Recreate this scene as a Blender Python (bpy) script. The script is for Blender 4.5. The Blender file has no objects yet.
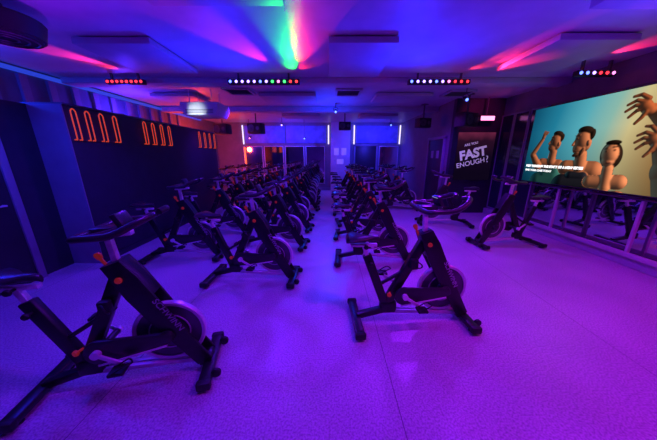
import bpy, bmesh, math, random
import numpy as np
from mathutils import Vector, Matrix, Quaternion
random.seed(4)
scene = bpy.context.scene
try:
    scene.view_settings.view_transform = 'Standard'
    scene.view_settings.look = 'None'
except Exception:
    pass
COL = scene.collection

# ------------------------------------------------------------------ materials
def mat(name, base=(0.5, 0.5, 0.5), rough=0.5, metal=0.0, emit=None, estr=1.0, noise=0.0, nscale=20.0, bump=0.0):
    m = bpy.data.materials.new(name)
    m.use_nodes = True
    nt = m.node_tree
    b = nt.nodes.get("Principled BSDF")
    b.inputs["Base Color"].default_value = (*base, 1)
    b.inputs["Roughness"].default_value = rough
    b.inputs["Metallic"].default_value = metal
    if emit:
        b.inputs["Emission Color"].default_value = (*emit, 1)
        b.inputs["Emission Strength"].default_value = estr
    if noise > 0 or bump > 0:
        tc = nt.nodes.new("ShaderNodeTexCoord")
        n = nt.nodes.new("ShaderNodeTexNoise")
        n.inputs["Scale"].default_value = nscale
        n.inputs["Detail"].default_value = 3
        nt.links.new(tc.outputs["Object"], n.inputs["Vector"])
        if noise > 0:
            r = nt.nodes.new("ShaderNodeValToRGB")
            r.color_ramp.elements[0].position = 0.3
            r.color_ramp.elements[1].position = 0.7
            r.color_ramp.elements[0].color = (*[c * (1 - noise) for c in base], 1)
            r.color_ramp.elements[1].color = (*[min(1, c * (1 + noise)) for c in base], 1)
            nt.links.new(n.outputs["Fac"], r.inputs["Fac"])
            nt.links.new(r.outputs["Color"], b.inputs["Base Color"])
        if bump > 0:
            bp = nt.nodes.new("ShaderNodeBump")
            bp.inputs["Strength"].default_value = bump
            bp.inputs["Distance"].default_value = 0.01
            nt.links.new(n.outputs["Fac"], bp.inputs["Height"])
            nt.links.new(bp.outputs["Normal"], b.inputs["Normal"])
    return m

def grad_emit(name, cols, axis='Z', lo=0.0, hi=1.0, strength=1.0, nmix=0.15, nscale=4.0):
    m = bpy.data.materials.new(name)
    m.use_nodes = True
    nt = m.node_tree
    for n in list(nt.nodes):
        nt.nodes.remove(n)
    out = nt.nodes.new("ShaderNodeOutputMaterial")
    em = nt.nodes.new("ShaderNodeEmission")
    em.inputs["Strength"].default_value = strength
    tc = nt.nodes.new("ShaderNodeTexCoord")
    sp = nt.nodes.new("ShaderNodeSeparateXYZ")
    mr = nt.nodes.new("ShaderNodeMapRange")
    mr.inputs["From Min"].default_value = lo
    mr.inputs["From Max"].default_value = hi
    no = nt.nodes.new("ShaderNodeTexNoise")
    no.inputs["Scale"].default_value = nscale
    ad = nt.nodes.new("ShaderNodeMath"); ad.operation = 'MULTIPLY_ADD'
    ad.inputs[1].default_value = nmix * 2
    ad2 = nt.nodes.new("ShaderNodeMath"); ad2.operation = 'SUBTRACT'
    ad2.inputs[1].default_value = nmix
    rp = nt.nodes.new("ShaderNodeValToRGB")
    el = rp.color_ramp.elements
    while len(el) < len(cols):
        el.new(0.5)
    for i, c in enumerate(cols):
        el[i].position = i / (len(cols) - 1)
        el[i].color = (*c, 1)
    L = nt.links
    L.new(tc.outputs["Object"], sp.inputs[0])
    L.new(tc.outputs["Object"], no.inputs["Vector"])
    L.new(sp.outputs[axis], mr.inputs["Value"])
    L.new(no.outputs["Fac"], ad.inputs[0])
    L.new(mr.outputs[0], ad.inputs[2])
    L.new(ad.outputs[0], ad2.inputs[0])
    L.new(ad2.outputs[0], rp.inputs["Fac"])
    L.new(rp.outputs["Color"], em.inputs["Color"])
    L.new(em.outputs[0], out.inputs[0])
    return m

M_black = mat("black_paint", (0.011, 0.011, 0.015), 0.34, noise=0.2, nscale=30)
M_rubber = mat("black_rubber", (0.010, 0.010, 0.013), 0.5, bump=0.2, nscale=60)
M_satin = mat("black_vinyl", (0.022, 0.022, 0.028), 0.32, bump=0.12, nscale=90)
M_steel = mat("brushed_steel", (0.8, 0.8, 0.85), 0.35, 0.35, noise=0.1, nscale=40)
M_wheel = mat("flywheel_steel", (0.10, 0.10, 0.13), 0.35, 0.4, noise=0.15, nscale=12)
M_rim = mat("flywheel_rim_steel", (0.68, 0.68, 0.74), 0.32, 0.35)
M_edge = mat("bright_edge_steel", (0.85, 0.85, 0.9), 0.35, 0.3)
M_wdark = mat("flywheel_dark", (0.03, 0.03, 0.04), 0.4, 0.3)
M_grey = mat("grey_rail", (0.6, 0.6, 0.66), 0.4, 0.2, noise=0.1)
M_red = mat("red_plastic_glow", (0.45, 0.03, 0.02), 0.4, emit=(1, 0.05, 0.02), estr=0.10)  # red plastic with a weak glow mixed in
M_decal = mat("pale_decal", (0.40, 0.40, 0.46), 0.5)
M_ceil = mat("ceiling_paint", (0.55, 0.55, 0.60), 0.5, noise=0.08, nscale=3)
M_panel = mat("ceiling_panel_paint", (0.46, 0.46, 0.52), 0.5, noise=0.05, nscale=6)
M_dkwall = mat("dark_navy_wall", (0.018, 0.018, 0.04), 0.6, noise=0.15, nscale=6)
M_wall = mat("studio_wall_paint", (0.16, 0.16, 0.21), 0.6, noise=0.1, nscale=4)
M_pil = mat("pilaster_paint", (0.22, 0.22, 0.28), 0.5, noise=0.1, nscale=4)
M_pillar = mat("pillar_paint", (0.5, 0.5, 0.55), 0.5, noise=0.1, nscale=4)
M_door = mat("door_charcoal", (0.025, 0.025, 0.035), 0.45, noise=0.1, nscale=8)
M_trim = mat("pale_trim", (0.5, 0.5, 0.55), 0.4, 0.2, noise=0.05)
M_post = mat("dark_post", (0.14, 0.14, 0.18), 0.4, 0.3, noise=0.05)
M_mirror = mat("mirror_glass", (0.62, 0.62, 0.68), 0.03, 1.0)
M_mirror2 = mat("far_mirror_glass", (0.85, 0.85, 0.9), 0.05, 1.0)
M_mframe = mat("mirror_frame", (0.12, 0.12, 0.15), 0.35, 0.6)
M_blind = mat("dark_blind_glow", (0.12, 0.12, 0.40), 0.5, emit=(0.02, 0.02, 0.75), estr=0.42, noise=0.35, nscale=3)  # dark blue blinds with a blue glow put into the material
M_white = mat("white_plastic", (0.8, 0.8, 0.8), 0.4, noise=0.03)
M_spk = mat("speaker_black", (0.02, 0.02, 0.025), 0.5, bump=0.3, nscale=150)
M_greymetal = mat("grey_metal", (0.12, 0.12, 0.14), 0.4, 0.5)
M_redtube = mat("red_coated_tube_glow", (0.7, 0.06, 0.01), 0.4, emit=(1.0, 0.09, 0.02), estr=0.5)  # red coat with emission added so the hoops look lit
def em(name, c, s):
    return mat(name, (0.02, 0.02, 0.02), 0.4, emit=c, estr=s)
E_pur = em("led_violet", (0.38, 0.22, 1.0), 4.5)
E_blu = em("led_blue", (0.10, 0.16, 1.0), 4.5)
E_grn = em("led_green", (0.05, 1.0, 0.15), 3)
E_red = em("led_red", (1.0, 0.03, 0.05), 2.5)
E_pnk = em("led_pink", (1.0, 0.2, 0.7), 3)
E_wht = em("tube_white", (0.6, 0.5, 1.0), 2.2)
E_redstrip = em("tube_red", (1.0, 0.09, 0.03), 4)
E_screen = em("console_screen", (0.6, 0.65, 1.0), 0.5)
E_bluestrip = em("tube_blue", (0.03, 0.08, 1.0), 0.6)

def floor_mat():
    m = bpy.data.materials.new("speckled_vinyl")
    m.use_nodes = True
    nt = m.node_tree; L = nt.links
    b = nt.nodes["Principled BSDF"]
    tc = nt.nodes.new("ShaderNodeTexCoord")
    n1 = nt.nodes.new("ShaderNodeTexNoise"); n1.inputs["Scale"].default_value = 80; n1.inputs["Detail"].default_value = 4
    n2 = nt.nodes.new("ShaderNodeTexNoise"); n2.inputs["Scale"].default_value = 1.3; n2.inputs["Detail"].default_value = 4
    r1 = nt.nodes.new("ShaderNodeValToRGB")
    e = r1.color_ramp.elements
    e[0].position = 0.36; e[0].color = (0.34, 0.34, 0.38, 1)
    e[1].position = 0.60; e[1].color = (0.62, 0.62, 0.66, 1)
    r2 = nt.nodes.new("ShaderNodeValToRGB")
    r2.color_ramp.elements[0].position = 0.35; r2.color_ramp.elements[0].color = (0.84, 0.84, 0.84, 1)
    r2.color_ramp.elements[1].position = 0.65; r2.color_ramp.elements[1].color = (1, 1, 1, 1)
    mx = nt.nodes.new("ShaderNodeMix"); mx.data_type = 'RGBA'; mx.blend_type = 'MULTIPLY'; mx.inputs[0].default_value = 1
    sp = nt.nodes.new("ShaderNodeSeparateXYZ")
    a = nt.nodes.new("ShaderNodeMath"); a.operation = 'ADD'; a.inputs[1].default_value = -0.46 + 10.0 - 0.25
    md = nt.nodes.new("ShaderNodeMath"); md.operation = 'PINGPONG'; md.inputs[1].default_value = 1.0
    lt = nt.nodes.new("ShaderNodeMath"); lt.operation = 'LESS_THAN'; lt.inputs[1].default_value = 0.003
    mx2 = nt.nodes.new("ShaderNodeMix"); mx2.data_type = 'RGBA'
    L.new(tc.outputs["Object"], n1.inputs["Vector"]); L.new(tc.outputs["Object"], n2.inputs["Vector"])
    L.new(tc.outputs["Object"], sp.inputs[0])
    L.new(n1.outputs["Fac"], r1.inputs[0]); L.new(n2.outputs["Fac"], r2.inputs[0])
    L.new(r1.outputs[0], mx.inputs[6]); L.new(r2.outputs[0], mx.inputs[7])
    L.new(sp.outputs["X"], a.inputs[0]); L.new(a.outputs[0], md.inputs[0]); L.new(md.outputs[0], lt.inputs[0])
    L.new(lt.outputs[0], mx2.inputs[0]); L.new(mx.outputs[2], mx2.inputs[6])
    mx2.inputs[7].default_value = (0.16, 0.16, 0.2, 1)
    L.new(mx2.outputs[2], b.inputs["Base Color"])
    rr = nt.nodes.new("ShaderNodeMapRange")
    rr.inputs["To Min"].default_value = 0.28; rr.inputs["To Max"].default_value = 0.44
    L.new(n2.outputs["Fac"], rr.inputs["Value"]); L.new(rr.outputs[0], b.inputs["Roughness"])
    return m
M_floor = floor_mat()

# ------------------------------------------------------------------ mesh helpers
def box(bm, c, s, bevel=0.0, rot=None):
    mtx = Matrix.Translation(Vector(c))
    if rot is not None:
        mtx = mtx @ rot
    mtx = mtx @ Matrix.Diagonal((*s, 1))
    g = bmesh.ops.create_cube(bm, size=1.0, matrix=mtx)
    if bevel > 0:
        es = set()
        for v in g['verts']:
            es.update(v.link_edges)
        bmesh.ops.bevel(bm, geom=list(es), offset=bevel, segments=2, affect='EDGES', profile=0.5)

def bar(bm, p0, p1, w, d, bevel=0.006, up=(0, 1, 0)):
    p0 = Vector(p0); p1 = Vector(p1)
    z = (p1 - p0); l = z.length; z.normalize()
    y = Vector(up); x = y.cross(z).normalized(); y = z.cross(x)
    R = Matrix((x, y, z)).transposed().to_4x4()
    box(bm, (p0 + p1) / 2, (w, d, l), bevel, R)

def smooth_path(pts, res=6, closed=False):
    pts = [Vector(p) for p in pts]
    if res <= 1:
        return pts
    n = len(pts); out = []
    rng = n if closed else n - 1
    for i in range(rng):
        if closed:
            a, b, c, d = pts[(i - 1) % n], pts[i], pts[(i + 1) % n], pts[(i + 2) % n]
        else:
            b, c = pts[i], pts[i + 1]
            a = pts[i - 1] if i > 0 else b * 2 - c
            d = pts[i + 2] if i + 2 < n else c * 2 - b
        for k in range(res):
            t = k / res
            out.append(0.5 * ((2 * b) + (c - a) * t + (2 * a - 5 * b + 4 * c - d) * t * t + (3 * b - a - 3 * c + d) * t ** 3))
    if not closed:
        out.append(pts[-1])
    return out

def tube(bm, pts, r, seg=10, res=5):
    P = smooth_path(pts, res)
    n = len(P)
    rr = r if isinstance(r, (list, tuple)) else [r] * 2
    t0 = (P[1] - P[0]).normalized()
    nrm = t0.orthogonal().normalized()
    rings = []
    for i, p in enumerate(P):
        if i == 0: t = P[1] - P[0]
        elif i == n - 1: t = P[-1] - P[-2]
        else: t = P[i + 1] - P[i - 1]
        t.normalize()
        nrm = (nrm - t * nrm.dot(t)).normalized()
        bn = t.cross(nrm)
        f = i / (n - 1)
        k = f * (len(rr) - 1); j = min(int(k), len(rr) - 2)
        rad = rr[j] + (rr[j + 1] - rr[j]) * (k - j)
        rings.append([bm.verts.new(p + (nrm * math.cos(2 * math.pi * s / seg) + bn * math.sin(2 * math.pi * s / seg)) * rad) for s in range(seg)])
    for i in range(n - 1):
        for s in range(seg):
            bm.faces.new((rings[i][s], rings[i][(s + 1) % seg], rings[i + 1][(s + 1) % seg], rings[i + 1][s]))
    bm.faces.new(rings[0][::-1]); bm.faces.new(rings[-1])

def cyl(bm, p0, p1, r, seg=24, r2=None):
    tube(bm, [p0, p1], [r, r if r2 is None else r2], seg, 1)

def plate(bm, poly, y0, y1, bevel=0.0):
    a = [bm.verts.new((x, y0, z)) for x, z in poly]
    b = [bm.verts.new((x, y1, z)) for x, z in poly]
    n = len(poly)
    fs = [bm.faces.new(a), bm.faces.new(b[::-1])]
    for i in range(n):
        fs.append(bm.faces.new((a[i], b[i], b[(i + 1) % n], a[(i + 1) % n])))
    bmesh.ops.recalc_face_normals(bm, faces=fs)
    if bevel > 0:
        es = [e for e in set(sum([list(v.link_edges) for v in a + b], [])) if abs(e.verts[0].co.y - e.verts[1].co.y) < 1e-6]
        bmesh.ops.bevel(bm, geom=es, offset=bevel, segments=2, affect='EDGES', profile=0.5)

def lathe_y(bm, prof, c, seg=40):
    rings = []
    for r, y in prof:
        rings.append([bm.verts.new((c[0] + r * math.cos(2 * math.pi * s / seg), y, c[1] + r * math.sin(2 * math.pi * s / seg))) for s in range(seg)])
    fs = []
    for i in range(len(rings) - 1):
        for s in range(seg):
            fs.append(bm.faces.new((rings[i][s], rings[i + 1][s], rings[i + 1][(s + 1) % seg], rings[i][(s + 1) % seg])))
    fs.append(bm.faces.new(rings[0])); fs.append(bm.faces.new(rings[-1][::-1]))
    bmesh.ops.recalc_face_normals(bm, faces=fs)

def ring_y(bm, prof, c, seg=56):
    rings = [[bm.verts.new((c[0] + r * math.cos(2 * math.pi * s / seg), y, c[1] + r * math.sin(2 * math.pi * s / seg))) for s in range(seg)] for r, y in prof]
    for i in range(len(rings)):
        j = (i + 1) % len(rings)
        for s in range(seg):
            bm.faces.new((rings[i][s], rings[j][s], rings[j][(s + 1) % seg], rings[i][(s + 1) % seg]))

def mesh_of(name, fn, material, smooth=True):
    bm = bmesh.new()
    fn(bm)
    me = bpy.data.meshes.new(name)
    bmesh.ops.recalc_face_normals(bm, faces=bm.faces[:])
    bm.to_mesh(me); bm.free()
    me.materials.append(material)
    if smooth:
        for p in me.polygons:
            p.use_smooth = True
        try:
            me.set_sharp_from_angle(angle=math.radians(35))
        except Exception:
            pass
    return me

def obj(name, me, parent=None, loc=(0, 0, 0), rot=(0, 0, 0), label=None, category=None, kind=None, group=None):
    o = bpy.data.objects.new(name, me)
    COL.objects.link(o)
    o.location = loc; o.rotation_euler = rot
    if parent: o.parent = parent
    if label: o["label"] = label
    if category: o["category"] = category
    if kind: o["kind"] = kind
    if group: o["group"] = group
    return o

def mk(name, fn, material, **kw):
    return obj(name, mesh_of(name, fn, material), **kw)

def copy_tree(root, loc, rot):
    new = root.copy()
    new.location = loc; new.rotation_euler = rot
    COL.objects.link(new)
    def rec(src, dst):
        for ch in src.children:
            c = ch.copy()
            COL.objects.link(c)
            c.parent = dst
            rec(ch, c)
    rec(root, new)
    return new

def empty(name, loc=(0, 0, 0), rz=0, label=None, category=None, group=None):
    return obj(name, None, None, loc, (0, 0, rz), label, category, None, group)

def struct_box(name, lo, hi, m, bevel=0.0):
    c = [(a + b) / 2 for a, b in zip(lo, hi)]; s = [b - a for a, b in zip(lo, hi)]
    return mk(name, lambda bm: box(bm, (0, 0, 0), s, bevel), m, loc=c, kind="structure")

# ------------------------------------------------------------------ room shell
H = 3.0
YB, YF = -1.6, 11.3
XL, XR = -5.05, 4.55
PY = 3.35
mk("floor", lambda bm: box(bm, (0, 0, -0.05), (9.9, 13.3, 0.1)), M_floor, loc=(-0.25, 4.85, 0), kind="structure")
struct_box("ceiling", (XL - .15, YB - .15, H), (XR + .15, YF + .15, H + .12), M_ceil)
struct_box("wall_front", (XL, YF, 0), (XR, YF + .15, H), M_wall)
struct_box("wall_back", (XL, YB - .15, 0), (XR, YB, H), M_wall)
struct_box("wall_right", (XR, YB, 0), (XR + .15, YF, H), M_wall)
struct_box("wall_left", (XL - .15, YB, 0), (XL, YF, H), M_wall)
struct_box("wall_left_partition", (-3.95, PY, 0), (-3.45, 7.6, 2.24), M_dkwall, 0.01)
struct_box("wall_left_door_side", (-4.1, YB, 0), (-3.9, PY, 2.24), M_dkwall)
struct_box("trim_1", (-3.90, PY - .015, 0), (-3.45, PY - .001, 2.24), M_pil)
struct_box("trim_2", (-4.0, PY, 2.24), (-3.44, 7.6, 2.26), M_mframe)
struct_box("baseboard_left", (-3.449, PY, 0), (-3.435, 7.6, 0.08), M_dkwall)
struct_box("wall_right_return", (3.3, 6.65, 0), (XR, 6.8, H), M_dkwall)
struct_box("wall_right_far", (3.3, 6.8, 0), (3.45, YF, H), M_wall)
struct_box("trim_3", (-5.0, 4.95, 2.90), (XR, 5.25, H), M_ceil, 0.01)
struct_box("trim_4", (-5.0, 7.7, 2.86), (XR - 1.25, 8.0, H), M_ceil, 0.01)
struct_box("trim_5", (-5.04, 0.0, 2.90), (-4.99, 10, 2.96), E_bluestrip)
for i in range(16):
    y = 2.2 + i * .42
    struct_box("trim_%d" % (i + 6), (XL, y, 2.1), (XL + .05, y + .12, 2.88), M_pil)
struct_box("wall_front_pillar", (0.1, 10.9, 0), (0.95, YF, H), M_pillar, 0.01)
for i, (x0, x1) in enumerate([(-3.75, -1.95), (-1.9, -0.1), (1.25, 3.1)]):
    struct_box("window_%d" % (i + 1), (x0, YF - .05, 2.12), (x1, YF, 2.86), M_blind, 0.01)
for i, x in enumerate([-3.83, 0.0, 1.15, 3.2]):
    mk("wall_light_tube", lambda bm: cyl(bm, (0, 0, -0.40), (0, 0, 0.40), 0.025, 12), E_wht, loc=(x, YF - .05, 2.48),
       label="slim vertical white tube light beside the high dark blinds", category="wall light", group="tube lights beside the blinds")

def framed_panel(name, w, h, pm, fm, d=0.03, fr=0.03):
    root = empty(name)
    mk("glass", lambda bm: box(bm, (0, -d / 2, h / 2), (w - fr, d * .5, h - fr)), pm, parent=root)
    def frf(bm):
        for sx in (-1, 1):
            box(bm, (sx * (w - fr) / 2, -d / 2, h / 2), (fr, d, h), 0.003)
        for z in (fr / 2, h - fr / 2):
            box(bm, (0, -d / 2, z), (w - fr, d, fr), 0.003)
    mk("frame", frf, fm, parent=root)
    return root
for i, x in enumerate((-3.45, -2.5, -1.55, -.6, 2.75)):
    r = framed_panel("wall_mirror", 0.88, 1.70, M_mirror2, M_trim); r.location = (x, YF, .3)
    r["label"] = "framed wall mirror reflecting coloured studio lights"; r["category"] = "mirror"; r["group"] = "mirrors on the far wall"
M_paper = mat("notice_paper_glow", (.75, .75, .8), .6, emit=(.5, .35, 1), estr=.15)  # violet light on the paper is put in as weak emission
for (x, z, w_, h_) in [(.35, 1.75, .22, .30), (.68, 1.75, .22, .30), (.52, 1.32, .30, .22)]:
    mk("wall_notice", lambda bm: box(bm, (0, 0, 0), (w_, .01, h_), .001), M_paper, loc=(x, 10.895, z),
       label="small pale paper notice pinned to the pillar", category="notice", group="notices on the pillar")

def make_door(name, w, h, loc, rz, m):
    d = mk(name, lambda bm: box(bm, (0, -.02, h / 2), (w, .04, h), .004), m, loc=loc, rot=(0, 0, rz), kind="structure")
    def fr(bm):
        for sx in (-1, 1):
            box(bm, (sx * (w / 2 + .04), -.03, h / 2 + .02), (.08, .06, h + .04), .004)
        box(bm, (0, -.03, h + .04), (w + .16, .06, .08), .004)
    mk("door_frame", fr, M_pil, parent=d)
    def hd(bm):
        cyl(bm, (w / 2 - .1, -.04, 1.02), (w / 2 - .1, -.09, 1.02), .012, 10)
        cyl(bm, (w / 2 - .1, -.09, 1.02), (w / 2 - .24, -.09, 1.02), .010, 10)
    mk("door_handle", hd, M_steel, parent=d)
    return d
make_door("door_1", 0.95, 2.0, (1.7, YF, 0), 0, M_door)
make_door("door_2", 1.0, 2.05, (3.3, 7.55, 0), -math.pi / 2, M_door)
make_door("door_3", 1.0, 2.05, (-3.9, 2.35, 0), math.pi / 2, M_door)
M_paper2 = mat("notice_paper_dim", (.3, .3, .35), .6)
for y, z in ((7.35, 1.62), (7.72, 1.62)):
    mk("door_notice", lambda bm: box(bm, (0, 0, 0), (.006, .17, .22), .001), M_paper2, loc=(3.255, y, z),
       label="small pale paper notice fixed to the dark door", category="notice", group="notices on the dark door")
mk("door_sign", lambda bm: box(bm, (0, 0, 0), (.01, .16, .10), .002), M_pil, loc=(-3.845, 2.4, 1.85), label="small grey rectangular sign on the dark door", category="sign")

yy = 5.25
while yy > -1.2:
    w = 1.25
    r = framed_panel("wall_mirror", w, 2.42, M_mirror, M_mframe, 0.03, 0.035)
    r.location = (XR, yy - w / 2, 0.17); r.rotation_euler = (0, 0, -math.pi / 2)
    r["label"] = "tall mirror panel with thin dark frame on the wall"; r["category"] = "mirror"; r["group"] = "mirror panels along the wall"
    yy -= w + 0.01
M_glass = mat("smoked_glass", (0.05, 0.05, 0.11), 0.15, 0.6)
for i in range(3):
    r = framed_panel("smoked_glass_panel", .44, 2.42, M_glass, M_pil, .04, .035)
    r.location = (XR, 5.28 + .23 + .455 * i, .17); r.rotation_euler = (0, 0, -math.pi / 2)
    r["label"] = "narrow smoked glass panel in grey metal frame"; r["category"] = "glass panel"; r["group"] = "smoked glass panels"
struct_box("baseboard_right", (4.43, YB, 0), (XR, 6.64, 0.15), M_trim, 0.008)
struct_box("baseboard_front", (XL, YF - .02, 0), (XR - 1.2, YF, 0.12), M_pil)

root = empty("mirror_guard_rail", (4.38, 0, 0), 0, "low metal guard rail with slim posts before the mirrors", "rail")
for y in (2.0, 3.25, 4.5):
    mk("post", lambda bm: box(bm, (0, 0, .57), (.045, .04, .86), .006), M_trim, parent=root, loc=(.02, y, 0))
mk("handrail", lambda bm: tube(bm, [(0, 1.4, 1.0), (0, 5.2, 1.0)], .016, 12, 1), M_post, parent=root)
mk("lower_rail", lambda bm: box(bm, (0, 3.4, .19), (.05, 4.0, .07), .008), M_trim, parent=root)

# ------------------------------------------------------------------ red wall racks
def hook(bm):
    h = .034
    tube(bm, [(0, -h, -.20), (.035, -h, -.195), (.05, -h, -.17), (.05, -h, .13), (.05, -h * .8, .17), (.05, -h * .3, .19), (.05, h * .3, .19), (.05, h * .8, .17), (.05, h, .13), (.05, h, -.17), (.035, h, -.195), (0, h, -.20)], .0078, 10, 4)
me_hook = mesh_of("rack_tube", hook, M_redtube)
for ys in ([3.42, 3.61, 3.82, 4.05], [4.68, 4.90, 5.14, 5.38], [6.6, 6.88, 7.16, 7.44]):
    root = empty("wall_rack", (-3.449, (ys[0] + ys[-1]) / 2, 2.0), 0, "row of thin red hoop brackets on dark wall", "wall rack", "red tube racks on the dark wall")
    L2 = (ys[-1] - ys[0]) / 2 + .05
    mk("back_plate", lambda bm: box(bm, (0.006, 0, -.20), (.012, 2 * L2 + .04, .03), .002), M_dkwall, parent=root)
    for y in ys:
        obj("bracket", me_hook, parent=root, loc=(0, y - root.location.y, 0))

# ------------------------------------------------------------------ ceiling items
def panel(loc, sx, sy, th=.07):
    mk("ceiling_panel", lambda bm: (box(bm, (0, 0, -th / 2 - .02), (sx, sy, th), .006), box(bm, (0, 0, -.01), (sx - .1, sy - .1, .02))), M_panel, loc=loc,
       label="flat rectangular acoustic panel fixed to the ceiling", category="ceiling panel", group="ceiling panels")
for x, y, sx, sy in [(0.43, 3.98, .85, 1.3), (-2.65, 3.9, .95, 1.1), (3.2, 3.8, .95, 1.1), (-1.0, 2.25, 1.2, .7), (3.0, 2.35, 1.15, .6),
                     (-0.95, 6.4, 1.3, .8), (1.75, 6.4, 1.3, .8), (-3.6, 6.4, 1.0, .8), (-0.95, 9.2, 1.3, .8), (1.75, 9.2, 1.3, .8)]:
    panel((x, y, H), sx, sy)
def vent(loc):
    root = empty("ceiling_vent", loc, 0, "square slatted air vent set on the ceiling", "vent", "ceiling vents")
    mk("vent_frame", lambda bm: [box(bm, (sx * .27, 0, -.02), (.05, .6, .04), .004) for sx in (-1, 1)] + [box(bm, (0, sy * .27, -.02), (.5, .05, .04), .004) for sy in (-1, 1)], M_panel, parent=root)
    for i in range(5):
        mk("slat", lambda bm: box(bm, (0, -.18 + .09 * i, -.018), (.5, .05, .008), 0, Matrix.Rotation(.5, 4, 'X')), M_greymetal, parent=root)
vent((-2.0, 5.9, H)); vent((.45, 6.0, H)); vent((3.0, 6.1, H))

me_lens = {}
def led_bar(loc, cols, L=1.1, rz=0.0):
    root = empty("led_light_bar", loc, rz, "black light bar with a row of coloured lenses", "stage light", "LED light bars")
    mk("housing", lambda bm: box(bm, (0, 0, 0), (L, .09, .08), .012), M_spk, parent=root)
    top = H - loc[2]
    for sx in (-1, 1):
        mk("bracket", lambda bm: box(bm, (sx * L * .35, 0, (top + .04) / 2), (.03, .04, top - .04), .003), M_greymetal, parent=root)
    n = len(cols)
    for i, c in enumerate(cols):
        x = -L / 2 + L * (i + .5) / n
        if c.name not in me_lens:
            me_lens[c.name] = mesh_of("lens", lambda bm: lathe_y(bm, [(.010, -.060), (.020, -.054), (.025, -.044)], (0, 0), 14), c)
        obj("lens", me_lens[c.name], parent=root, loc=(x, 0, 0))
    return root
led_bar((-1.155, 4.74, 2.86), [E_blu, E_pur, E_pur, E_pur, E_pur, E_blu, E_pur, E_grn, E_pnk, E_grn, E_red, E_red], 1.28)
led_bar((1.97, 4.74, 2.86), [E_blu, E_pur, E_pur, E_pur, E_blu, E_pur, E_pnk, E_red, E_red, E_red], 1.1)
led_bar((-3.62, 4.74, 2.86), [E_red] * 8, .68)
led_bar((4.13, 4.15, 2.82), [E_blu, E_blu, E_pur, E_red, E_red, E_pnk], .6)

root = empty("round_ceiling_speaker", (-3.17, 2.72, 2.80), 0, "large round dark grey speaker hung from the ceiling", "speaker")
def drum(bm):
    bmesh.ops.create_cone(bm, cap_ends=True, segments=40, radius1=.27, radius2=.31, depth=.18)
    bmesh.ops.bevel(bm, geom=[e for e in bm.edges if abs(e.verts[0].co.z - e.verts[1].co.z) < 1e-5], offset=.02, segments=2, affect='EDGES')
mk("drum", drum, M_spk, parent=root)
for rr in (.22, .15, .08):
    mk("grille_ring", lambda bm: tube(bm, [(rr * math.cos(t * math.pi / 12), rr * math.sin(t * math.pi / 12), -.094) for t in range(25)], .008, 6, 1), M_greymetal, parent=root)
mk("hanger", lambda bm: cyl(bm, (0, 0, .08), (0, 0, .2), .04, 16), M_greymetal, parent=root)

root = empty("air_conditioner", (-2.85, 6.0, 2.60), 0, "white suspended air conditioning unit under the ceiling", "air conditioner")
mk("body", lambda bm: plate(bm, [(-.42, .13), (-.42, 0), (-.34, -.14), (.34, -.14), (.42, 0), (.42, .13)], -.32, .32, .015), M_white, parent=root)
for i in range(3):
    mk("vent_slat", lambda bm: box(bm, (0, -.325, -.09 + .030 * i), (.6, .02, .010)), M_greymetal, parent=root)
for sx in (-1, 1):
    for sy in (-1, 1):
        mk("hanger", lambda bm: cyl(bm, (sx * .25, sy * .2, .12), (sx * .25, sy * .2, .40), .01, 8), M_steel, parent=root)

def speaker(loc, rz, s=1.0):
    root = empty("loudspeaker", loc, rz, "black loudspeaker on a bracket under the ceiling", "speaker", "loudspeakers under the ceiling")
    mk("cabinet", lambda bm: box(bm, (0, 0, 0), (.5 * s, .3 * s, .32 * s), .02), M_spk, parent=root)
    mk("woofer", lambda bm: lathe_y(bm, [(.12 * s, -.15 * s), (.12 * s, -.165 * s), (.10 * s, -.165 * s), (.04 * s, -.150 * s)], (-.1 * s, 0), 28), M_greymetal, parent=root)
    mk("tweeter", lambda bm: lathe_y(bm, [(.06 * s, -.15 * s), (.06 * s, -.16 * s), (.03 * s, -.16 * s)], (.14 * s, 0), 20), M_greymetal, parent=root)
    t = H - loc[2]
    mk("bracket", lambda bm: (cyl(bm, (0, 0, .15 * s), (0, 0, t), .02, 10), box(bm, (0, 0, t - .01), (.15, .15, .02))), M_greymetal, parent=root)
speaker((3.35, 6.2, 2.42), 0.5)
speaker((-2.4, 8.4, 2.45), -0.3)
speaker((2.75, 7.4, 2.5), 0.3, .8)
speaker((-3.6, 8.6, 2.45), -0.3)
speaker((.55, 8.6, 2.55), 0, .8)

def spotlight(loc, c, rz=0):
    root = empty("stage_spotlight", loc, rz, "small black stage spotlight on a yoke under the ceiling", "stage light", "small stage spotlights")
    t = H - loc[2]
    mk("head", lambda bm: tube(bm, [(0, .08, .02), (0, .03, .0), (0, -.06, -.04)], [.03, .045, .045], 18, 2), M_spk, parent=root)
    mk("lens", lambda bm: cyl(bm, (0, -.06, -.04), (0, -.066, -.042), .03, 18), c, parent=root)
    mk("yoke", lambda bm: (tube(bm, [(-.06, 0, 0), (-.06, 0, .06), (0, 0, .08), (.06, 0, .06), (.06, 0, 0)], .007, 8, 3), cyl(bm, (0, 0, .08), (0, 0, t), .01, 10)), M_greymetal, parent=root)
spotlight((0.2, 7.2, 2.8), E_blu)
spotlight((3.0, 5.7, 2.8), E_blu)
spotlight((-3.9, 7.2, 2.8), E_red)
spotlight((-1.8, 9.8, 2.75), E_pur)
spotlight((2.4, 9.8, 2.75), E_blu)
spotlight((-3.2, 10.2, 2.3), E_pnk)
spotlight((-1.0, 10.4, 2.3), E_blu)

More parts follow.
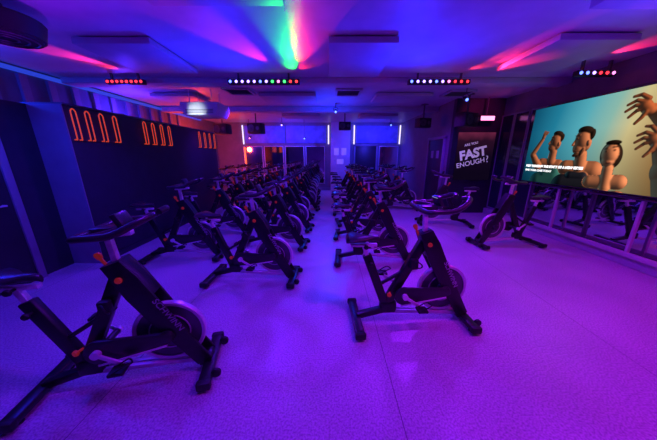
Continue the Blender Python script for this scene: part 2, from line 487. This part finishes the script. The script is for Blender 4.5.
root = empty("flood_light", (4.02, 6.48, 2.50), 0, "compact floodlight glowing pink above the poster", "stage light")
mk("housing", lambda bm: box(bm, (0, .02, 0), (.40, .10, .15), .012), M_spk, parent=root)
mk("lamp_face", lambda bm: box(bm, (0, -.035, 0), (.34, .01, .10), .002), em("flood_pink", (1.0, .22, .55), 3.0), parent=root)
mk("hanger", lambda bm: cyl(bm, (0, .04, .07), (0, .04, .50), .015, 10), M_greymetal, parent=root)

for y in (7.75, 8.3, 8.85, 9.4, 10.1):
    mk("wall_light_tube", lambda bm: (cyl(bm, (0, 0, -.55), (0, 0, .55), .035, 12), box(bm, (-.02, 0, 0), (.02, .05, 1.16))), E_redstrip, loc=(XL + .035, y, 1.5),
       label="slim vertical red tube light on the side wall", category="wall light", group="red tube lights in the side bay")

# ------------------------------------------------------------------ poster
root = empty("wall_poster", (3.93, 6.645, .94), 0, "dark poster with bold white slanted lettering and red glow", "poster")
mk("board", lambda bm: box(bm, (0, -.01, .62), (.98, .02, 1.24), .004), grad_emit("poster_print_glow", [(.008, .003, .02), (.012, .004, .025), (.04, .008, .035), (.45, .05, .16)], 'Z', 0.2, 1.45, .5, .12, 3.0), parent=root)  # print and the pink glow at its top are both in the emission
M_txt = mat("print_white_glow", (.8, .8, .8), .5, emit=(.8, .6, 1.0), estr=.28)  # white print, brightened by a weak emission of its own
def text(body, size, loc, rot, m, parent, name="lettering", off=.0, ext=.001, ax='CENTER'):
    cu = bpy.data.curves.new(name, 'FONT')
    cu.body = body; cu.size = size; cu.align_x = ax; cu.offset = off; cu.extrude = ext
    cu.materials.append(m)
    o = bpy.data.objects.new(name + "_tmp", cu)
    COL.objects.link(o)
    bpy.context.view_layer.update()
    dg = bpy.context.evaluated_depsgraph_get()
    me = bpy.data.meshes.new_from_object(o.evaluated_get(dg))
    bpy.data.objects.remove(o)
    return obj(name, me, parent=parent, loc=loc, rot=rot)
tl = math.radians(13)
text("FAST", .33, (-.02, -.023, .60), (math.pi / 2, -tl, 0), M_txt, root, off=.014)
text("ENOUGH", .18, (-.06, -.023, .40), (math.pi / 2, -tl, 0), M_txt, root, off=.002)
text("?", .25, (.38, -.023, .48), (math.pi / 2, -tl, 0), M_txt, root, off=.0)
text("ARE YOU", .085, (-.12, -.023, .92), (math.pi / 2, -tl, 0), M_txt, root, off=.002)

# ------------------------------------------------------------------ big screen
W, HH = 2.49, 1.40
tv = empty("wall_screen", (4.2, 5.2, 1.08), -math.pi / 2, "large wall-mounted screen showing people with raised arms", "screen")
mk("housing", lambda bm: box(bm, (W / 2, .035, HH / 2), (W + .03, .07, HH + .03), .006), M_spk, parent=tv)
for x in (.8, 1.7):
    mk("wall_mount", lambda bm: box(bm, (x, .20, HH / 2), (.08, .27, .5), .005), M_greymetal, parent=tv)

def make_picture():
    NX, NY = 470, 264
    xs = np.linspace(0, W, NX); zs = np.linspace(0, HH, NY)
    X, Z = np.meshgrid(xs, zs)
    px = xs[1] - xs[0]
    A = X / W; B = Z / HH
    def ramp(t, stops):
        t = np.clip(t, 0, 1)
        out = np.zeros(t.shape + (3,))
        p = [s[0] for s in stops]
        for k in range(3):
            out[..., k] = np.interp(t, p, [s[1][k] for s in stops])
        return out
    t = A + .10 * np.sin(2.3 * B + 1) - .10 * (1 - B)
    col = ramp(t, [(0, (.003, .06, .12)), (.22, (.012, .16, .25)), (.42, (.07, .32, .38)), (.58, (.20, .38, .32)), (.70, (.50, .42, .20)), (.85, (.36, .20, .07)), (1, (.18, .08, .04))])
    col *= (0.40 + .60 * np.clip(B * 1.5, 0, 1))[..., None]
    def xf(prims, piv, dst, s, rot=0.0):
        cr, sr = math.cos(rot), math.sin(rot)
        def T(a, b):
            x = (a - piv[0]) * W * s; z = (b - piv[1]) * HH * s
            return dst[0] + (x * cr - z * sr) / W, dst[1] + (x * sr + z * cr) / HH
        out = []
        for p in prims:
            if p[0] == 'c':
                a0, b0 = T(p[1], p[2]); a1, b1 = T(p[4], p[5])
                out.append(('c', a0, b0, p[3] * s, a1, b1, p[6] * s, p[7] * s, p[8]))
            else:
                a0, b0 = T(p[1], p[2])
                out.append(('e', a0, b0, p[3] * s, p[4] * s, p[5] + rot, p[6] * s, p[7]))
        return out
    def figure(prims, warm=(1.0, .60, .36), key=(.8, .35), rim=(.06, .26, .30), gain=1.25):
        nonlocal col
        h = np.full(X.shape, -1.0); c = np.zeros(X.shape + (3,)); cov = np.zeros(X.shape)
        for p in prims:
            if p[0] == 'c':
                _, a0, b0, r0, a1, b1, r1, d, cc = p
                x0, z0, x1, z1 = a0 * W, b0 * HH, a1 * W, b1 * HH
                dx, dz = x1 - x0, z1 - z0
                tt = np.clip(((X - x0) * dx + (Z - z0) * dz) / (dx * dx + dz * dz + 1e-9), 0, 1)
                r = r0 + (r1 - r0) * tt
                dd = np.hypot(X - x0 - tt * dx, Z - z0 - tt * dz)
                hh = d + np.sqrt(np.maximum(r * r - dd * dd, 0))
                edge = r - dd
            else:
                _, a0, b0, rx, rz, ang, d, cc = p
                x0, z0 = a0 * W, b0 * HH
                ca, sa = math.cos(ang), math.sin(ang)
                u = ((X - x0) * ca + (Z - z0) * sa) / rx; v = (-(X - x0) * sa + (Z - z0) * ca) / rz
                q = 1 - u * u - v * v
                hh = d + np.sqrt(np.maximum(q, 0)) * min(rx, rz)
                edge = (1 - np.sqrt(u * u + v * v)) * min(rx, rz)
            up = (edge > -px * .5) & (hh > h)
            h[up] = hh[up]; c[up] = cc
            cov = np.maximum(cov, np.clip(edge / px + .5, 0, 1))
        hb = np.where(h < -.9, 0, h)
        m = (h > -.9).astype(float)
        cs = c.copy()
        for k_ in range(6):
            den = sum(np.roll(np.roll(m, i, 0), j, 1) for i in (-1, 0, 1) for j in (-1, 0, 1))
            num = sum(np.roll(np.roll(hb * m, i, 0), j, 1) for i in (-1, 0, 1) for j in (-1, 0, 1))
            hb = np.where(m > 0, num / np.maximum(den, 1e-6), hb)
            if k_ < 2:
                num = sum(np.roll(np.roll(cs * m[..., None], i, 0), j, 1) for i in (-1, 0, 1) for j in (-1, 0, 1))
                cs = np.where(m[..., None] > 0, num / np.maximum(den, 1e-6)[..., None], cs)
        gz, gx = np.gradient(hb, px)
        nn = np.sqrt(gx * gx + gz * gz + 1)
        nx, nz, ny = -gx / nn, -gz / nn, 1 / nn
        kx, kz = key; ky = .42
        l = math.sqrt(kx * kx + kz * kz + ky * ky)
        dif = np.clip((nx * kx + nz * kz + ny * ky) / l, 0, 1)
        rm = np.clip(-nx * .9 + nz * .2 - .3, 0, 1) ** 1.5
        sh = cs * (np.array([.06, .06, .07]) + gain * dif[..., None] ** 2.0 * np.array(warm)) + rm[..., None] * np.array(rim) * (.12 + cs)
        k = cov[..., None]
        col = col * (1 - k) + sh * k
    SK1 = (.60, .30, .18); SK2 = (.42, .20, .12); SK3 = (.48, .20, .10); HR = (.020, .014, .012)
    BRD = (.09, .045, .03); TEAL = (.02, .13, .16); NAVY = (.015, .022, .045); EYE = (.012, .008, .008); LIP = (.30, .09, .07); SKD = (.28, .13, .08)
    def head(skin, hair, beard):
        pr = [('c', .446, .36, .074, .440, .47, .068, -.04, skin),
              ('e', .432, .595, .090, .118, .10, 0, skin), ('e', .420, .525, .068, .078, .25, .0, skin), ('e', .452, .56, .058, .09, 0, -.01, skin),
              ('c', .401, .600, .010, .390, .556, .016, .035, skin),
              ('e', .438, .664, .090, .050, -.15, .018, hair), ('e', .470, .628, .034, .060, -.1, .018, hair),
              ('e', .462, .565, .011, .024, 0, .085, SKD), ('e', .404, .606, .012, .006, .1, .085, EYE), ('c', .395, .630, .004, .416, .634, .004, .082, hair),
              ('c', .397, .503, .005, .412, .501, .005, .062, LIP)]
        if beard:
            pr += [('e', .414, .470, .044, .024, .25, .045, BRD), ('e', .440, .495, .018, .045, -.35, .055, BRD)]
        return pr
    # figure A with raised fist, bare shoulders above a teal vest
    figure([('c', .16, .26, .10, .30, .24, .11, -.10, SKD), ('c', .16, .0, .20, .28, .06, .20, -.12, TEAL), ('c', .20, .10, .10, .28, .16, .10, -.05, TEAL),
            ('c', .13, .22, .085, .06, .38, .060, -.02, SKD), ('c', .06, .38, .055, .125, .58, .038, .02, SKD), ('c', .128, .61, .038, .138, .65, .036, .03, SKD)] +
           [('c', .122 + .010 * i, .645, .014, .130 + .011 * i, .69 - .006 * i, .012, .05, SKD) for i in range(4)] +
           xf(head(SKD, HR, False), (.43, .58), (.235, .54), 1.15, -.10), gain=2.0)
    # figure B
    figure([('c', .36, .22, .13, .54, .20, .15, -.14, SK2), ('c', .36, .0, .20, .54, .0, .22, -.10, NAVY), ('c', .41, .12, .09, .49, .12, .09, -.02, NAVY)] +
           xf(head(SK2, HR, True), (.43, .58), (.430, .53), 1.40, .04), gain=1.7)
    # figure C
    figure([('c', .54, .08, .10, .70, .10, .11, -.10, SK1)] + xf([('e', .607, .41, .112, .155, .1, -.12, HR), ('c', .565, .02, .12, .65, .04, .12, -.12, SK1), ('c', .57, -.08, .10, .64, -.08, .10, .03, NAVY),
            ('c', .60, .15, .060, .602, .30, .060, -.03, SK1), ('e', .602, .425, .086, .110, .1, 0, SK1), ('e', .599, .370, .068, .066, 0, .0, SK1),
            ('e', .610, .510, .078, .030, -.1, .02, HR), ('c', .602, .44, .008, .600, .402, .013, .070, SK1),
            ('e', .585, .447, .010, .005, .1, .08, EYE), ('e', .620, .450, .010, .005, 0, .08, EYE), ('c', .576, .468, .004, .592, .473, .004, .075, HR), ('c', .613, .475, .004, .630, .473, .004, .075, HR),
            ('c', .592, .352, .006, .610, .352, .006, .068, LIP)], (.602, .42), (.615, .38), 1.30, .12), gain=1.5)
    def hand(cx, cz, tips, w, col_, th, d=.1):
        pr = [('c', cx + .01, cz - .02, w * 1.25, cx - .015, cz + .03, w * 1.35, d, col_)]
        for i, (mx_, mz_, ex, ez) in enumerate(tips):
            s0 = (cx - .022 + .006 * i, cz + .0 + .028 * i)
            pr += [('c', s0[0], s0[1], w * .54, mx_, mz_, w * .46, d + .03, col_), ('c', mx_, mz_, w * .46, ex, ez, w * .34, d + .02, col_)]
        pr += [('c', cx, cz - .03, w * .58, th[0], th[1], w * .48, d + .05, col_), ('c', th[0], th[1], w * .48, th[2], th[3], w * .36, d + .05, col_)]
        return pr
    figure([('c', 1.0, .48, .28, .87, .64, .20, 0, SK3), ('c', .87, .64, .19, .745, .785, .07, .03, SK3)] +
           hand(.725, .80, [(.682, .79, .652, .735), (.670, .84, .630, .795), (.670, .885, .632, .855), (.685, .93, .650, .925)], .056, SK3, (.712, .72, .690, .670)), warm=(1, .50, .25), gain=1.1)
    figure([('c', 1.0, .02, .36, .92, .24, .25, .05, SK2), ('c', .92, .24, .23, .825, .44, .08, .08, SK2)] +
           hand(.805, .49, [(.762, .48, .732, .43), (.752, .53, .718, .49), (.753, .58, .721, .555), (.770, .63, .745, .635)], .052, SK2, (.795, .41, .775, .36), .14), warm=(1, .50, .25), gain=1.1)
    figure([('c', 1.02, .80, .22, .90, .95, .15, .02, SK3), ('c', .90, .95, .15, .80, 1.06, .10, .02, SK3)], warm=(1, .55, .3), gain=.9)
    verts = np.stack([X, np.full_like(X, -.004), Z], -1).reshape(-1, 3)
    me = bpy.data.meshes.new("display")
    idx = np.arange(NX * NY).reshape(NY, NX)
    q = np.stack([idx[:-1, :-1], idx[:-1, 1:], idx[1:, 1:], idx[1:, :-1]], -1).reshape(-1, 4)
    me.from_pydata(verts.tolist(), [], q.tolist())
    ca = me.color_attributes.new("picture", 'FLOAT_COLOR', 'POINT')
    rgba = np.concatenate([np.clip(col, 0, 1), np.ones(X.shape + (1,))], -1).reshape(-1).astype(np.float32)
    ca.data.foreach_set("color", rgba)
    m = bpy.data.materials.new("display_picture"); m.use_nodes = True
    nt = m.node_tree
    for n in list(nt.nodes): nt.nodes.remove(n)
    out = nt.nodes.new("ShaderNodeOutputMaterial"); e = nt.nodes.new("ShaderNodeEmission"); at = nt.nodes.new("ShaderNodeAttribute")
    at.attribute_name = "picture"; e.inputs["Strength"].default_value = 1.25
    nt.links.new(at.outputs["Color"], e.inputs["Color"]); nt.links.new(e.outputs[0], out.inputs[0])
    me.materials.append(m)
    obj("display", me, parent=tv)
make_picture()
M_cap = em("caption_white", (1, 1, 1), 1.3)
text("BEST THINKING THE START OF A NEW SERIES", .056, (.05, -.007, .29), (math.pi / 2, 0, 0), M_cap, tv, "caption", off=.0045, ax='LEFT')
text("FIND YOUR CLASS TODAY", .050, (.05, -.007, .21), (math.pi / 2, 0, 0), M_cap, tv, "caption", off=.002, ax='LEFT')

# ------------------------------------------------------------------ the exercise bike
def build_bike():
    root = empty("exercise_bike")
    P = dict(parent=root)
    def frame(bm):
        bar(bm, (-.52, 0, .075), (-.22, 0, .15), .055, .06)
        bar(bm, (-.45, 0, .72), (-.23, 0, .14), .082, .060, .012)
        bar(bm, (-.26, 0, .16), (.08, 0, .86), .088, .060, .012)
        bar(bm, (-.30, 0, .42), (.0, 0, .60), .028, .03)
        box(bm, (-.22, 0, .17), (.16, .08, .12), .02)
    mk("frame", frame, M_black, **P)
    for sy in (-.022, .022):
        mk("base_rail", lambda bm: bar(bm, (-.20, sy, .13), (.50, sy, .09), .034, .028), M_grey, label="pale grey lower rail", **P)
    def fork(bm):
        poly = [(.01, .92), (.12, .96), (.20, .84), (.335, .56), (.475, .28), (.565, .11), (.46, .07), (.37, .22), (.225, .46), (.105, .68)]
        plate(bm, poly, -.065, -.042, .008)
        plate(bm, poly, .042, .065, .008)
        plate(bm, [(.01, .92), (.12, .96), (.20, .84), (.27, .70), (.18, .66), (.10, .70)], -.05, .05, .008)
        box(bm, (.51, 0, .09), (.09, .12, .08), .012)
    mk("fork_shroud", fork, M_black, label="thick black tapered fork cover", **P)
    for sx, w in ((-.53, .54), (.54, .50)):
        st = mk("stabilizer", lambda bm: box(bm, (0, 0, 0), (.085, w, .052), .014), M_black, parent=root, loc=(sx, 0, .055))
        for sy in (-1, 1):
            mk("end_cap", lambda bm: box(bm, (0, 0, 0), (.098, .05, .066), .016), M_rubber, parent=st, loc=(0, sy * (w / 2 - .01), 0))
            mk("levelling_foot", lambda bm: (cyl(bm, (0, 0, -.054), (0, 0, -.044), .026, 16), cyl(bm, (0, 0, -.05), (0, 0, 0), .01, 8)), M_rubber, parent=st, loc=(0, sy * (w / 2 - .07), 0))
    for s in (-1, 1):
        mk("transport_wheel", lambda bm: lathe_y(bm, [(.03, s * .16 - .014), (.035, s * .16 - .01), (.035, s * .16 + .01), (.03, s * .16 + .014)], (.605, .065), 20), M_rubber, **P)
    fw = mk("flywheel", lambda bm: lathe_y(bm, [(.05, -.03), (.055, -.012), (.212, -.010), (.212, .010), (.055, .012), (.05, .03)], (.30, .36), 48), M_wheel, label="round dark steel flywheel", **P)
    mk("rim", lambda bm: ring_y(bm, [(.212, -.018), (.234, -.022), (.24, -.015), (.24, .015), (.234, .022), (.212, .018)], (.30, .36)), M_rim, parent=fw, label="thin silver rim")
    mk("inner_ring", lambda bm: ring_y(bm, [(.130, -.016), (.138, -.016), (.138, .016), (.130, .016)], (.30, .36), 40), M_rim, parent=fw, label="thin silver inner ring")
    mk("flywheel_hub", lambda bm: lathe_y(bm, [(.02, -.09), (.045, -.085), (.05, -.07), (.05, .07), (.045, .085), (.02, .09)], (.30, .36), 24), M_wdark, parent=fw)
    def stad(r0, r1, c0, c1, n=12):
        d = Vector((c1[0] - c0[0], c1[1] - c0[1])); a = math.atan2(d.y, d.x)
        pts = []
        for i in range(n + 1):
            t = a + math.pi / 2 + math.pi * i / n
            pts.append((c0[0] + r0 * math.cos(t), c0[1] + r0 * math.sin(t)))
        for i in range(n + 1):
            t = a - math.pi / 2 + math.pi * i / n
            pts.append((c1[0] + r1 * math.cos(t), c1[1] + r1 * math.sin(t)))
        return pts
    mk("chain_guard", lambda bm: plate(bm, stad(.090, .045, (-.10, .33), (.30, .36)), -.10, -.07, .01), M_satin, **P)
    mk("chain_guard_edge", lambda bm: bar(bm, (-.12, -.086, .235), (.30, -.086, .310), .014, .034, .002), M_edge, label="bright metal edge of the guard", **P)
    for s, ang in ((-1, math.radians(-35)), (1, math.radians(145))):
        dx, dz = math.cos(ang) * .17, math.sin(ang) * .17
        cr = mk("crank_arm", lambda bm: (bar(bm, (0, 0, 0), (dx, 0, dz), .028, .014, .004), cyl(bm, (0, -.02 * s, 0), (0, .012 * s, 0), .027, 16)), M_edge, parent=root, loc=(-.10, s * .125, .34))
        def pedal(bm):
            box(bm, (0, s * .055, 0), (.09, .085, .022), .005)
            tube(bm, [(-.02, s * .02, .01), (.05, s * .02, .05), (.085, s * .055, .045), (.05, s * .09, .05), (-.02, s * .09, .01)], .005, 6, 4)
            cyl(bm, (0, 0, 0), (0, s * .03, 0), .008, 8)
        mk("pedal", pedal, M_rubber, parent=cr, loc=(dx, 0, dz))
    mk("bottom_axle", lambda bm: cyl(bm, (-.10, -.12, .34), (-.10, .12, .34), .022, 16), M_wdark, **P)
    mk("seat_post", lambda bm: (bar(bm, (-.43, 0, .66), (-.48, 0, .81), .036, .036, .004), bar(bm, (-.60, 0, .815), (-.36, 0, .815), .028, .04, .004)), M_steel, label="metal seat post and slider", **P)
    def saddle(bm):
        secs = [(-.14, .060, -.002), (-.125, .105, .016), (-.08, .128, .028), (-.02, .100, .022), (.04, .052, .012), (.10, .030, .010), (.145, .024, .004), (.16, .012, -.008)]
        rings = []
        for x, hw, zc in secs:
            r = []
            for k in range(14):
                t = 2 * math.pi * k / 14
                y = hw * math.cos(t); z = math.sin(t)
                z = zc + (z * .024 if z > 0 else z * .040 * (0.5 + .5 * hw / .125))
                r.append(bm.verts.new((x, y, z)))
            rings.append(r)
        for i in range(len(rings) - 1):
            for k in range(14):
                bm.faces.new((rings[i][k], rings[i][(k + 1) % 14], rings[i + 1][(k + 1) % 14], rings[i + 1][k]))
        bm.faces.new(rings[0][::-1]); bm.faces.new(rings[-1])
    mk("saddle", saddle, M_satin, parent=root, loc=(-.50, 0, .868))
    mk("handlebar_post", lambda bm: (bar(bm, (.08, 0, .86), (.06, 0, 1.11), .036, .04, .004), bar(bm, (.0, 0, 1.11), (.2, 0, 1.125), .03, .045, .004)), M_steel, label="metal handlebar post", **P)
    z0 = .06
    hb = [(.35, -.05, 1.18), (.37, -.11, 1.19), (.31, -.18, 1.16), (.20, -.215, 1.11), (.05, -.21, 1.10), (.0, -.17, 1.09), (.0, 0, 1.085)]
    hb = [(x, y, z + z0) for x, y, z in hb]
    hb = hb + [(x, -y, z) for x, y, z in hb[::-1][1:]]
    def hbar(bm):
        tube(bm, hb, .021, 12, 5)
        tube(bm, [(.07, -.205, 1.16), (.14, -.10, 1.16), (.16, 0, 1.16), (.14, .10, 1.16), (.07, .205, 1.16)], .018, 10, 4)
        box(bm, (.08, 0, 1.15), (.17, .11, .05), .014)
    mk("handlebar", hbar, M_satin, **P)
    con = mk("console", lambda bm: box(bm, (0, 0, 0), (.035, .13, .09), .008, Matrix.Rotation(math.radians(-25), 4, 'Y')), M_satin, parent=root, loc=(.16, 0, 1.215))
    mk("console_display", lambda bm: box(bm, (-.019, 0, .005), (.004, .10, .06), 0, Matrix.Rotation(math.radians(-25), 4, 'Y')), E_screen, parent=con, label="small lit display")
    def knob(bm):
        lathe_y(bm, [(.009, 0), (.009, -.03), (.018, -.034), (.022, -.042), (.018, -.054), (.008, -.057)], (0, 0), 14)
    km = mesh_of("knob", knob, M_red); kb = mesh_of("knob_black", knob, M_rubber)
    obj("adjustment_knob", km, root, (.10, -.03, .83), label="red adjustment knob")
    obj("adjustment_knob", km, root, (-.22, -.035, .34), (0, 0, -.4), label="red adjustment knob")
    obj("adjustment_knob", kb, root, (-.42, -.03, .65))
    obj("adjustment_knob", kb, root, (-.47, -.02, .815))
    mk("brake_knob", lambda bm: (tube(bm, [(.02, 0, .90), (-.01, 0, .96)], [.010, .010], 10, 1), tube(bm, [(-.01, 0, .96), (-.02, 0, .985), (-.025, 0, 1.0)], [.016, .021, .014], 12, 2)), M_red, label="red resistance knob", **P)
    def cage(bm):
        tube(bm, [(-.03, -.05, .60), (.02, -.10, .62), (.02, -.13, .66), (-.01, -.10, .68), (-.05, -.06, .66)], .006, 6, 4)
        box(bm, (-.02, -.055, .64), (.07, .05, .10), .012)
    mk("bottle_cage", cage, M_rubber, **P)
    o = text("SCHWINN", .062, (.318, -.0665, .52), (math.pi / 2, 0, 0), M_decal, root, "shroud_lettering", off=.0005, ext=.0005)
    o.rotation_euler = (math.pi / 2, math.radians(63), 0)
    return root

bike = build_bike()
spec = [(-1.45, 1.40, 13), (.80, 2.04, 3), (-1.0, 2.85, -2), (-2.3, 3.55, 5), (.68, 3.40, -4)]
def add_col(x, ys):
    for i, y in enumerate(ys):
        spec.append((x + random.uniform(-.07, .07), y, random.uniform(-8, 8)))
add_col(-.95, [4.05, 5.05, 6.0, 6.95, 7.9, 8.85, 9.8, 10.6])
add_col(-2.3, [4.7, 5.7, 6.65, 7.6, 8.55, 9.5, 10.4])
add_col(.70, [4.5, 5.5, 6.45, 7.4, 8.35, 9.3, 10.2])
add_col(2.15, [7.1, 8.1, 9.1, 10.1])
add_col(-3.65, [8.3, 9.3, 10.3])
spec.append((3.25, 4.12, 186)); spec.append((2.75, 5.45, 170))
LAB = "black stationary exercise bike with steel flywheel and red knobs"
labs = {len(spec) - 2: "black stationary exercise bike turned towards the rows, beside the screen", len(spec) - 1: "black stationary exercise bike turned towards the rows, by the poster"}
for i, (x, y, a) in enumerate(spec):
    if i == 0:
        b = bike; b.location = (x, y, 0); b.rotation_euler = (0, 0, math.radians(a))
    else:
        b = copy_tree(bike, (x, y, 0), (0, 0, math.radians(a)))
    b["label"] = labs.get(i, LAB); b["category"] = "exercise bike"; b["group"] = "exercise bikes in the studio"

# ------------------------------------------------------------------ lights
K = .72
def spot(loc, tgt, col, power, angle=120, blend=.8, rad=.08):
    l = bpy.data.lights.new("lamp", 'SPOT')
    l.energy = power; l.color = col; l.spot_size = math.radians(angle); l.spot_blend = blend; l.shadow_soft_size = rad
    o = bpy.data.objects.new("lamp", l); COL.objects.link(o)
    o.location = loc
    o.rotation_euler = (Vector(tgt) - Vector(loc)).to_track_quat('-Z', 'Y').to_euler()
    return o
def point(loc, col, power, rad=.1):
    l = bpy.data.lights.new("lamp", 'POINT')
    l.energy = power; l.color = col; l.shadow_soft_size = rad
    o = bpy.data.objects.new("lamp", l); COL.objects.link(o); o.location = loc
VIO = (.12, .010, 1.0); BLU = (.005, .03, 1.0); PNK = (1.0, .03, .40); RED = (1, .02, .02)
spot((-1.0, 1.2, 2.85), (-.8, 1.4, 0), (.15, .01, 1), 175 * K, 150)
spot((1.2, 1.0, 2.85), (1.5, 1.2, 0), (.36, .010, .82), 220 * K, 150)
spot((3.2, 1.2, 2.85), (3.3, 1.6, 0), (.74, .01, .56), 215 * K, 150)
spot((-3.0, 2.0, 2.75), (-3.0, 2.4, 0), (.02, .02, 1), 140 * K, 150)
spot((-1.2, 4.25, 2.68), (-1.2, 3.2, 0), VIO, 230 * K, 150)
spot((1.8, 4.25, 2.68), (1.8, 3.4, 0), (.26, .010, 1.0), 250 * K, 150)
spot((0.05, 7.5, 2.8), (-.05, 4.2, 0), (.0, .06, 1), 300 * K, 30, .8, .05)
spot((0.2, 6.0, 2.7), (0.1, 5.0, 0), BLU, 170 * K, 110)
spot((-2.4, 6.4, 2.7), (-2.4, 6.4, 0), (.08, .01, 1), 150 * K, 150)
spot((2.4, 6.2, 2.7), (2.4, 6.3, 0), (.16, .010, 1.0), 220 * K, 150)
spot((-1.6, 9.4, 2.6), (-1.6, 10.9, 1.5), (.03, .03, 1), 400 * K, 150)  # lamp added to brighten the far wall
spot((1.8, 9.4, 2.6), (1.8, 10.9, 1.5), (.04, .03, 1), 400 * K, 150)  # second added lamp, brightens the far wall on the right
# ceiling splashes thrown by the light bars
GY = 4.64
spot((-.62, GY, 2.88), (-.61, GY - .30, 3.0), (.01, 1.0, .04), 22, 50, .8, .02)
spot((-.62, GY, 2.84), (-.58, GY - 1.3, 3.02), (.01, 1.0, .04), 120, 22, .8, .02)
spot((-.80, GY, 2.84), (-1.45, GY - 1.7, 3.03), (1, .02, .35), 200, 26, .8, .02)
spot((-.55, GY, 2.84), (-.22, GY - 1.3, 3.02), RED, 170, 24, .8, .02)
spot((-.55, GY, 2.88), (-.35, GY - .28, 3.0), RED, 14, 46, .8, .02)
spot((2.30, GY, 2.84), (3.5, GY - 1.5, 3.03), (1, .02, .12), 260, 26, .8, .02)
spot((2.30, GY, 2.88), (2.55, GY - .30, 3.0), (1, .03, .04), 18, 50, .8, .02)
spot((2.30, GY, 2.84), (2.75, GY - 1.3, 3.03), (1, .03, .04), 110, 22, .8, .02)
spot((-3.5, GY, 2.88), (-3.65, GY - .30, 3.0), (1, .03, .06), 18, 55, .8, .02)
spot((-3.4, GY, 2.84), (-4.1, GY - 1.3, 3.03), (1, .02, .25), 200, 32, .8, .02)
spot((4.0, 4.05, 2.86), (4.2, 3.4, 3.04), (1, .02, .10), 45, 50, .7, .02)
spot((-3.0, 5.3, 2.45), (-2.85, 6.0, 2.60), (.8, .9, .9), 9, 60, .7, .05)  # added lamp that brightens the air conditioner, not a light bar splash
# uplight washes on the ceiling
spot((1.3, 4.2, 2.1), (1.2, 3.2, 3.0), (.003, .015, 1), 125, 155, .9)
spot((-1.6, 4.2, 2.1), (-1.6, 3.4, 3.0), (.006, .015, 1), 100, 155, .9)
spot((-2.6, 2.4, 2.0), (-2.6, 2.0, 3.0), (.28, .005, .9), 30, 150, .9)
spot((0.0, 1.6, 2.0), (0.0, 1.2, 3.0), (.01, .01, 1), 50, 150, .9)
spot((3.0, 2.4, 2.0), (3.0, 2.0, 3.0), (.02, .01, 1), 55, 150, .9)
spot((0, 7, 2.1), (0, 7, 3.0), BLU, 80, 160, .9)
# accents
point((-4.6, 3.0, 2.5), BLU, 45)
point((-4.6, 6.0, 2.5), (.06, .02, 1.0), 50)
point((-4.4, 8.8, 1.9), (1, .05, .01), 120)
spot((4.0, 5.6, 2.9), (4.0, 6.6, 2.6), PNK, 18, 70)
spot((-2.6, 2.2, 2.3), (-3.7, 3.3, 1.4), (.01, .04, 1), 50, 60)

w = bpy.data.worlds.new("world"); scene.world = w; w.use_nodes = True
w.node_tree.nodes["Background"].inputs[0].default_value = (.1, .02, .4, 1)
w.node_tree.nodes["Background"].inputs[1].default_value = .05

# ------------------------------------------------------------------ camera
cam = bpy.data.cameras.new("camera"); cam.sensor_width = 36; cam.lens = 36 * 237 / 657
co = bpy.data.objects.new("camera", cam); COL.objects.link(co)
co.location = (0, 0, 1.6); co.rotation_euler = (math.radians(90 - 15.3), 0, 0)
cam.clip_start = .05
scene.camera = co
